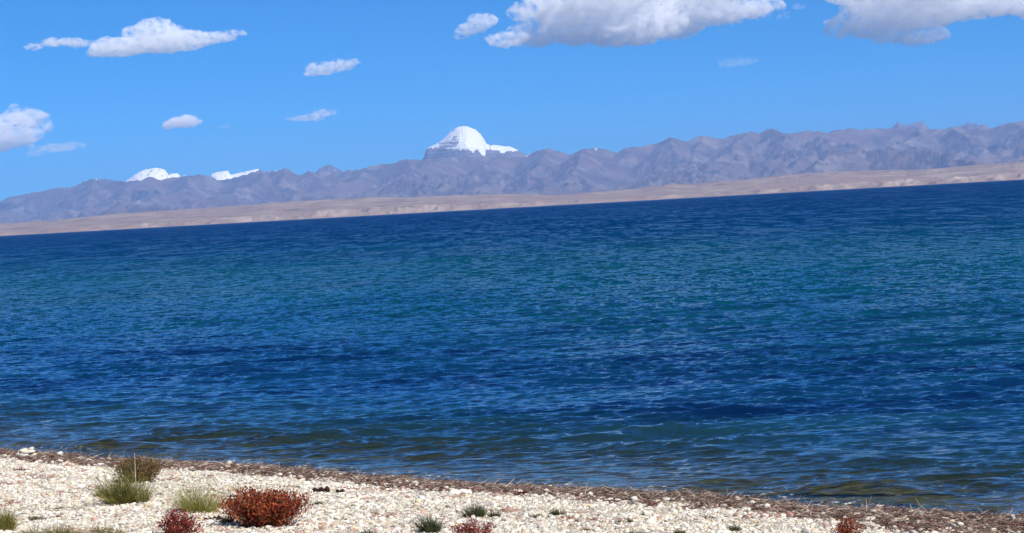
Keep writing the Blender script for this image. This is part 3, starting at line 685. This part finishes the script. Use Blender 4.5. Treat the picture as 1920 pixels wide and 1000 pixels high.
# --- single stones
def stone_mesh(seed, flat=.6, jag=.25, sub=2):
    r_ = np.random.default_rng(seed); bm = bmesh.new(); bmesh.ops.create_icosphere(bm, subdivisions=sub, radius=1.0)
    v = np.array([q.co[:] for q in bm.verts]); f = np.array([[q.index for q in p.verts] for p in bm.faces]); bm.free()
    a = r_.uniform(0, 10, 3)
    nse = perlin(v[:, 0] * 1.2 + a[0], v[:, 1] * 1.2 + v[:, 2] + a[1], seed) + .5 * perlin(v[:, 0] * 2.6 + v[:, 2] * 2 + a[2], v[:, 1] * 2.6, seed + 3)
    v = v * (1 + jag * nse)[:, None]
    for _ in range(5):                                  # worn facets
        nn = r_.normal(0, 1, 3); nn /= np.linalg.norm(nn); t = v @ nn - r_.uniform(.62, .85); v = v - np.clip(t, 0, None)[:, None] * nn * .85
    v[:, 2] *= flat; v[:, 2] -= v[:, 2].min()
    return v, f
def stone_mat():
    m = NT('pale_stone'); w = m.coord((1, 1, 1), 'Object'); oi = m.new('ObjectInfo')
    n = m.noise(w, 2.5, 5, .65); base = m.ramp(oi.outputs['Random'], [(0, (.70, .68, .62)), (.35, (.76, .72, .62)), (.65, (.68, .60, .46)), (.85, (.60, .56, .52)), (1, (.50, .38, .30))])
    c = m.mix(m.ramp(n, [(.35, .45), (.6, 0.0)]), base, (.42, .36, .28))
    m.surf(m.bsdf(c, .85, .2, m.bump(n, .05, .5)).outputs[0]); return m.m
STONE = stone_mat()
STONES = [mesh_np('stone', *stone_mesh(50 + i, .62, .28), STONE) for i in range(8)]
def put_stone(p, size, rz, label, group, i=None, tilt=(0, 0), sc3=(1, 1, 1)):
    o = link('stone', STONES[i if i is not None else random.randrange(8)], loc=p)
    o.scale = (size * sc3[0], size * sc3[1], size * sc3[2]); o.rotation_euler = (tilt[0], tilt[1], rz)
    return tag(o, label, 'stone', group)
def px_m(p): return FPX / (Vector(p) - Vector((0, 0, CAM_H))).length       # photo pixels per metre
# leftmost cairn: a low broad heap of flat slabs
def cairn(px, py, items, what):
    b = hit(px, py)
    k = px_m(b)
    for dx, dz, w, h, rz, ti, wh, i in items:
        p = b + Vector((dx / k, random.uniform(-.01, .01), dz / k))
        put_stone(p, 1, rz, f'{wh} {what}', f'stones of the {what.split(" of the ")[-1]}' if ' of the ' in what else 'cairn stones', i, (0, ti), (w / 1.75 / k, w / 2.3 / k, h * 1.15 / k))
cairn(52, 857, [(-7, -2, 20, 7, .1, .0, 'bottom left slab', 0), (9, -2, 17, 6, .2, -.15, 'bottom right slab', 1), (0, 4, 25, 6.5, -.1, -.05, 'wide middle slab', 2), (-17, 2, 8, 7, .6, .6, 'small leaning stone at the left side', 3),
               (-6, 9.5, 14, 5, .3, -.25, 'upper left slab', 4), (8, 9.5, 11, 6, 0, -.1, 'topmost rounded stone', 5)], 'of the broad leftmost cairn')
cairn(114, 859, [(0, -2, 11, 5, .2, -.08, 'flat bottom stone', 1), (-.5, 3.2, 11.5, 6, .5, -.05, 'larger middle stone', 6), (0, 8.3, 6.5, 3, 0, 0, 'small top stone', 3)], 'of the small three-stone cairn')
cairn(427, 878, [(0, -2, 9, 6, .4, -.1, 'lower stone', 2), (1, 4.5, 8.5, 7.5, .2, .5, 'upright upper stone', 5)], 'of the two-stone cairn')
cairn(205, 865, [(0, -2, 10, 4.5, .3, 0, 'flat lower stone', 0), (-.5, 2, 6, 4, .3, 0, 'rounded upper stone', 7)], 'of the little pile left of the olive shrub')
cairn(100, 874, [(1, -2, 11, 5, .3, 0, 'wide lower stone', 4), (-1, 4, 6, 4.5, .3, 0, 'small upper stone', 7)], 'of the low pile below the three-stone cairn')
# named single stones
NAMED = [(1647, 958, 15, 9, 'round pale stone at the water edge by the right red shrub'), (1900, 978, 9, 13, 'upright white stone in the weed at the far right'),
         (1404, 961, 10, 9, 'blocky white stone on the weed edge, right of centre'), (1274, 957, 14, 8, 'broad white stone, left of a touching pair on the weed edge'), (1288, 958, 9, 7, 'small white stone, right of a touching pair on the weed edge'),
         (1108, 944, 8, 7, 'round white stone in the brown weed below the centre'), (1121, 942, 12, 6, 'flat cream stone beside the round white stone in the weed'),
         (1236, 953, 14, 7, 'long flat white stone at the pebble edge of the weed'), (613, 891, 13, 6, 'smooth white stone at the waterline above the big red shrub'),
         (1468, 970, 14, 7, 'flat white stone where weed meets pebbles, right of centre'), (1514, 962, 8, 6, 'small white stone near the weed edge at the little bay'),
         (1630, 975, 24, 6, 'long pale slab beside the right red shrub'), (1688, 976, 34, 5, 'thin slanting white slab in the weed right of the red shrub'),
         (1722, 983, 10, 6, 'small white stone at the far end of the slanting slab'), (1655, 994, 12, 6, 'white stone near the bottom edge, right of the red shrub'),
         (1818, 996, 12, 7, 'pale stone at the bottom edge towards the right corner'), (668, 899, 10, 5, 'pale stone in the weed above the centre left pebbles'),
         (762, 905, 10, 5, 'cream stone at the waterline above the long white rock'), (985, 913, 12, 5, 'yellowish stone at the waterline below the olive wave'), (1030, 914, 14, 5, 'flat white stone at the waterline near a grass stem')]
for i, (px, py, w, h, lab) in enumerate(NAMED):
    p = hit(px, py); k = px_m(p); put_stone(p + Vector((0, 0, -1.5 / k)), 1, random.uniform(0, 3), lab, None, i % 8, (0, random.uniform(-.15, .15)), (w / 2 / k, w / 2.4 / k, (h + 1.5) / k / 1.15))
# unnamed stones scattered in the weed
cnt = 0; tries = 0; USED = set()
while cnt < 110 and tries < 3000:
    x = random.uniform(-7.5, 5.2); be = float(band_edge(x)); d = be * random.uniform(.1, 1.05) ** .7; y = float(shore_y(x)) - d / CS; z = float(beach_z(x, y))
    px, py = project(np.array([[x, y, z]])); px, py = float(px[0]), float(py[0])
    if px < 5 or px > 1915 or py > 996: continue
    s_ = random.uniform(.016, .038); cnt += 1
    zone = next(n for e, n in ((80, 'below the leftmost cairn'), (160, 'near the three-stone cairn'), (300, 'behind the olive-brown shrub'), (430, 'left of the two-stone cairn'), (560, 'behind the large rust-red shrub'),
        (680, 'by the small bay above the dark lumps'), (800, 'left of the long white rock'), (920, 'around the long white rock'), (1050, 'right of the long white rock'), (1180, 'by the round white stone'), (1300, 'by the touching pair of white stones'),
        (1430, 'by the blocky white stone'), (1550, 'left of the right-hand red shrub'), (1660, 'behind the right-hand red shrub'), (1780, 'right of the right-hand red shrub'), (1930, 'towards the far right corner')) if px < e)
    row = 'water side of weed' if d < .36 * be else ('mid weed' if d < .7 * be else 'pebble side of weed')
    szw = 'tiny' if s_ < .022 else ('small' if s_ < .031 else 'fist-sized')
    lab_ = f'{szw} pale stone, {row}, {zone}'
    if lab_ in USED: cnt -= 1; tries += 1; continue
    USED.add(lab_)
    put_stone(Vector((x, y, z - .004)), s_, random.uniform(0, 6.3), lab_, 'small stones in the weed band', None, (random.uniform(-.2, .2), random.uniform(-.2, .2)), (random.uniform(.9, 1.5), 1, 1))
cnt = 0; tries = 0
while cnt < 50 and tries < 2000:
    px, py = random.uniform(10, 1500), random.uniform(900, 996); p = hit(px, py); d = float(inland(p.x, p.y))
    if d < float(band_edge(p.x)) * 1.15: continue
    cnt += 1; s_ = random.uniform(.020, .040)
    near = next(n for e, n in ((70, 'by the grass at the left edge'), (180, 'near the yellowish low grass'), (320, 'around the large feathery plant'), (430, 'around the airy yellow-green plant'), (590, 'around the large rust-red shrub'), (700, 'right of the large rust-red shrub'),
        (850, 'around the left spiky plant'), (960, 'around the low crimson plant'), (1060, 'around the thin green sprig'), (1220, 'around the touching flat tufts'), (1350, 'around the small dry tuft'), (1520, 'around the green and rust plant')) if px < e)
    lab_ = f"{'larger' if s_ > .03 else 'mid-sized'} pale stone among pebbles {near}, {'waterward' if d < 3 else ('halfway up' if d < 4.5 else 'near the bottom edge')}"
    if lab_ in USED: cnt -= 1; tries += 1; continue
    USED.add(lab_)
    put_stone(p - Vector((0, 0, .006)), s_, random.uniform(0, 6.3), lab_, 'larger stones among the pebbles', None, (random.uniform(-.2, .2), random.uniform(-.2, .2)), (random.uniform(.9, 1.5), 1, 1))
# long white rock on the weed line
def white_rock():
    p = hit(862, 928); k = px_m(p); V = []; F = []; n = 0
    for dx, dz, w, h, s in ((-9, 0, 28, 11, 90), (8, 1, 20, 12, 91), (-17, 0, 12, 9, 93), (17, 0, 14, 8, 92), (19, 3, 8, 8, 94)):
        v, f = stone_mesh(s, .6, .32, 3); v = v * np.array([w / 2, w / 3, h / 1.15]) / k + np.array([dx, 0, dz]) / k
        V.append(v); F.append(f + n); n += len(v)
    o = link('white_rock', mesh_np('white_rock', np.concatenate(V), np.concatenate(F), STONE), loc=p - Vector((0, 0, 2 / k)))
    rm = o.modifiers.new('union', 'REMESH'); rm.mode = 'VOXEL'; rm.voxel_size = .8 / k; rm.use_smooth_shade = True
    tag(o, 'long lumpy chalk-white rock lying on the weed edge, largest loose rock', 'rock')
white_rock()
def dung(px, py, n, w, label):
    p = hit(px, py); k = px_m(p); root = empty('dung', p); tag(root, label, 'dung', 'dark dung on the pebbles')
    for i in range(n):
        o = link('lump', LUMPS[i % 3], root, Vector(((i - (n - 1) / 2) * w / n / k, random.uniform(-.01, .01), -.008))); q = w / n / k * random.uniform(.42, .6)
        o.scale = (q, q, q * random.uniform(1.1, 1.5)); o.rotation_euler = (0, 0, random.uniform(0, 6))
dm_ = NT('dark_dung'); dm_.surf(dm_.bsdf(dm_.ramp(dm_.noise(dm_.coord(kind='Object'), 4, 4), [(.3, (.012, .006, .006)), (.7, (.045, .018, .016))]), .8, .2).outputs[0])
LUMPS = [mesh_np('lump', *stone_mesh(70 + i, .7, .4), dm_.m) for i in range(3)]
dung(398, 975, 4, 34, 'row of four dark brown lumps between the two red shrubs')
dung(603, 924, 3, 32, 'dark brown lumps in a row right of the big red shrub')
dung(638, 925, 2, 18, 'pair of dark lumps, farther right of the big red shrub')

# ------------------------------------------------------------------ plants
LEAF = attr_mat('leaf', .75, .2, .38); STEM = attr_mat('stem', .85, .15)
def leaves(P, L, W, col, upb=.5):
    n = len(P); d = rng.normal(0, 1, (n, 3)); d[:, 2] = np.abs(d[:, 2]) * .6 + upb; d /= np.linalg.norm(d, axis=1, keepdims=True)
    s_ = np.cross(d, rng.normal(0, 1, (n, 3))); s_ /= np.linalg.norm(s_, axis=1, keepdims=True); nr = np.cross(d, s_)
    L = L[:, None]; W = W[:, None]
    V = np.stack([P, P + d * L * .5 + s_ * W * .5 + nr * W * .12, P + d * L, P + d * L * .5 - s_ * W * .5 + nr * W * .12], 1)
    F = np.arange(n * 4).reshape(n, 4)
    return V.reshape(-1, 3), F, np.repeat(col, 4, 0)
def pick(cols, w, n, var=.35):
    c = np.array(cols)[rng.choice(len(cols), n, p=np.array(w) / sum(w))]; return c * rng.uniform(1 - var, 1 + var, (n, 1))
def shrub(name, px, py, wpx, hpx, label, cols, cw, cat='shrub', group=None, n_leaf=2600, leaf=.022, sparse=0., stem_col=(.16, .08, .05), flat=.55, n_stem=70):
    b = hit(px, py); k = px_m(b); w = wpx / k / 2; h = hpx / k; root = empty(name, b); tag(root, label, cat, group)
    n = n_stem; th = rng.uniform(0, 6.28, n); rr = np.sqrt(rng.random(n))
    lob = rng.uniform(.62, 1.12, 9); lt = lob[((th / 6.2832) * 9).astype(int) % 9] * (.75 + .25 * lob[(rr * 4).astype(int)])
    tip = np.stack([w * rr * np.cos(th) * (.75 + .3 * lt), w * .75 * rr * np.sin(th) * lt, h * (1 - flat * rr ** 2.2) * (.45 + .55 * lt) * rng.uniform(.7, 1.12, n)], -1)
    base = tip * np.array([.38, .38, 0]) ; base[:, 2] = -.015
    V, F, C = ribbons(base, tip - base + np.array([0, 0, .1]) * h, np.linalg.norm(tip - base, axis=1), np.full(n, .006), (tip - base) * 0.3, 5, 0, col=np.tile(np.array(stem_col), (n, 1)) * rng.uniform(.7, 1.3, (n, 1)))
    link('stems', mesh_np('stems', V, F, STEM, False, cols={'tint': C}), root)
    # leaves gather along the branches, denser towards the shell
    i = rng.integers(0, n, n_leaf); t = rng.beta(2.2 - sparse, 1.2, n_leaf)
    P = base[i] * (1 - t)[:, None] + tip[i] * t[:, None] + rng.normal(0, 1, (n_leaf, 3)) * np.array([w * .085, w * .085, h * .06])
    P[:, 2] = np.maximum(P[:, 2], .0)
    V, F, C = leaves(P, rng.uniform(.6, 1.4, n_leaf) * leaf, rng.uniform(.35, .7, n_leaf) * leaf, pick(cols, cw, n_leaf))
    link('foliage', mesh_np('foliage', V, F, LEAF, False, cols={'tint': C}), root)
def tuft(name, px, py, wpx, hpx, label, cols, cw, cat='grass tuft', group=None, n=420, width=.005, spread=.8, droop=.5, tipcol=None, tall=0):
    b = hit(px, py); k = px_m(b); w = wpx / k / 2; h = hpx / k; root = empty(name, b); tag(root, label, cat, group)
    th = rng.uniform(0, 6.28, n); rr = np.sqrt(rng.random(n))
    ns = 5 if wpx > 45 else 3; si = rng.integers(0, ns, n); sa = rng.uniform(0, 6.28, ns); sr = rng.uniform(.15, .62, ns); sh = rng.uniform(.5, 1.1, ns); sh[0] = 1.05; sr[0] = .12
    sx = (np.cos(sa) * sr * w)[si]; sy = (np.sin(sa) * sr * w * .7)[si]; ln = rng.normal(0, .22, (ns, 2))[si]
    P0 = np.stack([sx + w * .26 * rr * np.cos(th), sy + w * .22 * rr * np.sin(th), np.full(n, -.01)], -1)
    D = np.stack([np.cos(th) * rr * spread * .8 * w / h + ln[:, 0] + .5 * sx / h, np.sin(th) * rr * spread * .8 * w / h + ln[:, 1], np.ones(n)], -1) + rng.normal(0, .24, (n, 3))
    L = h * rng.uniform(.3, 1.1, n) * sh[si]; c = pick(cols, cw, n, .45) * rng.uniform(.75, 1.25, (ns, 1))[si]
    V, F, C = ribbons(P0, D, L, rng.uniform(.6, 1.3, n) * width, rng.normal(0, .35, (n, 3)), 4, droop, col=c)
    if tipcol is not None:
        f = np.clip(V[:, 2:3] / h, 0, 1) ** 1.5; C = C * (1 - f * .75) + np.array(tipcol) * f * .75
    link('blades', mesh_np('blades', V, F, LEAF, False, cols={'tint': C}), root)
    m = int(n * 1.6); i = rng.integers(0, n, m); t = rng.beta(1.2, 1.6, m); d = D / np.linalg.norm(D, axis=1, keepdims=True)
    P = P0[i] + d[i] * (L[i] * t * .8)[:, None] + rng.normal(0, w * .03, (m, 3)); P[:, 2] = np.maximum(P[:, 2], 0)
    V, F, C = leaves(P, rng.uniform(.6, 1.4, m) * .018, rng.uniform(.5, 1, m) * width, pick(cols, cw, m))
    link('leaves', mesh_np('leaves', V, F, LEAF, False, cols={'tint': C}), root)
    if tall:
        th = rng.uniform(0, 6.28, tall); P0 = np.stack([w * .5 * np.cos(th) * rng.random(tall), w * .3 * np.sin(th), np.zeros(tall)], -1)
        V, F, C = ribbons(P0, np.stack([rng.normal(0, .12, tall), rng.normal(0, .1, tall), np.ones(tall)], -1), h * rng.uniform(1.2, 1.75, tall), np.full(tall, .005), rng.normal(0, .4, (tall, 3)), 6, .3, col=pick([(.55, .47, .30)], [1], tall))
        link('seed_stalks', mesh_np('seed_stalks', V, F, STEM, False, cols={'tint': C}), root)
RED = [(.30, .055, .026), (.38, .095, .036), (.16, .026, .018), (.38, .16, .06), (.12, .11, .035)]; RW = [.36, .24, .22, .10, .08]
CRIM = [(.24, .035, .03), (.33, .075, .055), (.14, .02, .02), (.42, .18, .13)]; CW = [.4, .25, .2, .15]
OLV = [(.30, .27, .065), (.19, .21, .05), (.38, .31, .11), (.08, .09, .03)]; OW = [.4, .3, .15, .15]
DKG = [(.075, .095, .035), (.045, .065, .028), (.14, .14, .05), (.15, .11, .05)]; DW = [.4, .3, .2, .1]
BRN = [(.17, .11, .045), (.13, .13, .04), (.20, .08, .045), (.27, .21, .08)]; BW = [.35, .3, .2, .15]
shrub('shrub', 500, 988, 174, 74, 'large dense rust-red shrub on the pebbles', RED, RW, n_leaf=8500, leaf=.029, n_stem=190, flat=.2)
shrub('shrub', 338, 1006, 88, 54, 'small crimson shrub at the bottom edge, left of the large rust-red shrub', CRIM, CW, n_leaf=1900, leaf=.024, n_stem=70, sparse=.4, flat=.5)
shrub('shrub', 892, 1010, 100, 34, 'low dark crimson plant cut by the bottom edge at the centre', CRIM[:3], CW[:3], n_leaf=1300, leaf=.020, n_stem=50, sparse=.3, flat=.35)
shrub('shrub', 1590, 1006, 56, 40, 'narrow red-brown shrub at the bottom edge towards the right', RED, RW, n_leaf=1100, leaf=.020, n_stem=40, sparse=.3, flat=.7)
shrub('shrub', 258, 906, 92, 46, 'olive-brown twiggy shrub nearest the water on the left', BRN, BW, n_leaf=4200, leaf=.024, n_stem=120, flat=.35)
tuft('leafy_tuft', 234, 945, 112, 62, 'large olive green feathery plant in front of the olive-brown shrub', OLV, OW, 'plant', n=1500, width=.006, spread=.8, droop=.35)
tuft('leafy_tuft', 192, 935, 46, 26, 'small green plant at the left foot of the large feathery plant', DKG, DW, 'plant', n=400, width=.006, spread=.9)
tuft('grass_tuft', 370, 961, 112, 74, 'airy yellow-green grassy plant left of the large rust-red shrub', OLV[:3], OW[:3], n=560, width=.005, spread=1.0, tipcol=(.52, .43, .2), droop=.2)
tuft('grass_tuft', 440, 925, 66, 26, 'pale dry grass standing behind the large rust-red shrub', [(.45, .36, .20), (.5, .42, .26)], [1, 1], n=90, width=.004, spread=.6, droop=.1)
tuft('leafy_tuft', 425, 982, 36, 22, 'dark green plant at the left foot of the large rust-red shrub', DKG, DW, 'plant', n=350, width=.006)
tuft('grass_tuft', 14, 996, 62, 46, 'green grass tuft at the left edge of the picture', OLV[:3] + [(.17, .10, .03)], [.4, .3, .2, .1], n=600, width=.006, spread=.5, droop=.4)
tuft('grass_tuft', 120, 1003, 96, 32, 'yellowish low grass at the bottom edge near the left corner', [(.30, .26, .10), (.18, .17, .06), (.4, .34, .18)], [1, 1, .6], n=520, width=.005, spread=1.0)
tuft('grass_tuft', 192, 1003, 84, 28, 'yellowish low grass at the bottom edge, right of the first', [(.30, .26, .10), (.18, .17, .06), (.4, .34, .18)], [1, 1, .6], n=360, width=.005, spread=1.0)
tuft('grass_tuft', 62, 1004, 60, 24, 'yellowish low grass in the bottom left corner beside the green tuft', [(.30, .26, .10), (.18, .17, .06), (.4, .34, .18)], [1, 1, .6], n=320, width=.005, spread=1.0)
tuft('leafy_tuft', 808, 999, 68, 38, 'dark green spiky plant left of the low crimson plant', DKG, DW, 'plant', n=620, width=.007, spread=.9, droop=.15)
tuft('leafy_tuft', 895, 971, 50, 32, 'dark green spiky plant above the low crimson plant', DKG, DW, 'plant', n=480, width=.007, spread=.8, droop=.15)
tuft('leafy_tuft', 924, 971, 36, 17, 'short dark green plant touching the right side of the spiky one', DKG, DW, 'plant', n=300, width=.007, spread=.9, droop=.2)
SM = [(1003, 971, 36, 12, 'small low green tuft right of the dark spiky plants'), (1048, 967, 26, 20, 'thin sparse green sprig right of the small low tuft'), (1158, 981, 26, 10, 'flat green tuft on the open pebbles right of centre'),
      (1182, 980, 24, 12, 'flat green tuft, right one of a touching pair'), (1206, 967, 20, 7, 'tiny dark tuft above the touching pair'), (1190, 1004, 60, 16, 'green tuft at the bottom edge right of centre'),
      (1272, 1003, 28, 18, 'thin tuft at the bottom edge below the touching white stones'), (1318, 974, 36, 12, 'small dry brownish tuft at the weed edge right of centre'), (1378, 996, 36, 22, 'small green and rust plant alone on the pebbles'),
      (690, 1003, 52, 18, 'pale green tuft at the bottom edge left of centre'), (597, 946, 28, 9, 'tiny grey-green tuft right of the large rust-red shrub'), (728, 917, 32, 12, 'green tuft growing in the weed near the waterline'),
      (110, 884, 30, 9, 'tiny brown tuft below the three-stone cairn'), (33, 884, 40, 10, 'dark red flat tuft below the leftmost cairn'), (68, 976, 40, 14, 'sparse green tuft beside the grass at the left edge'), (556, 916, 26, 8, 'small green tuft behind the large rust-red shrub')]
for px, py, w, h, lab in SM:
    red = 'dark red' in lab; br = 'brown' in lab
    tuft('low_tuft', px, py, w, h, lab, CRIM[:3] if red else (BRN if br else DKG), [.4, .3, .3] if red else (BW if br else DW), n=150, width=.006, spread=.9, droop=.3)
spots = ((150, 968, 'left of the small crimson shrub'), (108, 955, 'in the open pebbles right of the left-edge grass'), (640, 975, 'in the open pebbles right of the large rust-red shrub'), (745, 985, 'between the bottom edge tuft and the left spiky plant'), (1095, 995, 'at the bottom edge right of the thin sprig'),
         (1120, 968, 'above the flat touching tufts'), (1440, 992, 'right of the green and rust plant'), (1245, 980, 'between the flat tufts and the thin bottom tuft'), (660, 950, 'in the open pebbles below the dark lumps'), (40, 965, 'above the grass at the left edge'), (300, 930, 'right of the large feathery plant'), (770, 945, 'below the long white rock'))
for px, py, wh in spots:
    tuft('sprig', px, py, random.uniform(18, 36), random.uniform(7, 13), 'sparse little sprig ' + wh, DKG + BRN[:1], DW + [.3], 'sprig', 'sparse sprigs on the pebbles', n=60, width=.005, spread=1.1, droop=.4)
# red creeping mat in the weed
for px, py, w, lab in ((1215, 951, 60, 'dark red creeping plant at the weed edge right of centre'), (975, 928, 36, 'dark brown tangled clump in the weed near the waterline')):
    tuft('creeping_plant', px, py, w, 11, lab, [(.12, .02, .025), (.07, .018, .016)], [1, 1], 'plant', n=420, width=.006, spread=1.3, droop=.9)
# dry stalks
def stalks(px, py, items, label):
    b = hit(px, py); k = px_m(b); root = empty('dry_stalk', b); tag(root, label, 'dry stalk', 'dry stalks at the waterline')
    for dx, h, lean, curl, w in items:
        P0 = np.array([[dx / k, 0, -.01]]); V, F, C = ribbons(P0, np.array([[lean, 0, 1.0]]), np.array([h / k]), np.array([w / k]), np.array([[curl, 0, -abs(curl) * 1.2]]), 9, 0, col=np.array([[.62, .56, .44]]))
        link('stem', mesh_np('stem', V, F, STEM, False, cols={'tint': C}), root)
stalks(193, 864, [(0, 27, .1, .9, 1.5), (9, 28, .1, 1.0, 1.5)], 'two pale bent stalks against the water left of the olive-brown shrub')
stalks(220, 862, [(0, 20, -.1, -.1, 1.4)], 'single short pale stalk beside the olive-brown shrub')
stalks(255, 915, [(0, 66, .02, 0, 1.6), (3, 60, -.08, -.6, 1.2), (-8, 50, -.2, -.9, 1.2)], 'tall straw-coloured stalks rising out of the olive-brown shrub')
stalks(340, 868, [(0, 16, .9, 1.6, 1.5)], 'arched pale stalk right of the olive-brown shrub')
stalks(95, 857, [(0, 22, .2, 1.0, 1.2)], 'thin arched stalk left of the three-stone cairn')
stalks(921, 922, [(0, 24, .45, .1, 1.2)], 'leaning grass stem in the weed at the centre')
stalks(1432, 975, [(0, 24, .05, 0, 1.2), (3, 16, .1, .3, 1.2)], 'thin upright grass stems in the weed right of centre')
stalks(668, 902, [(0, 22, .35, .2, 1.2)], 'thin leaning stem at the waterline left of centre')
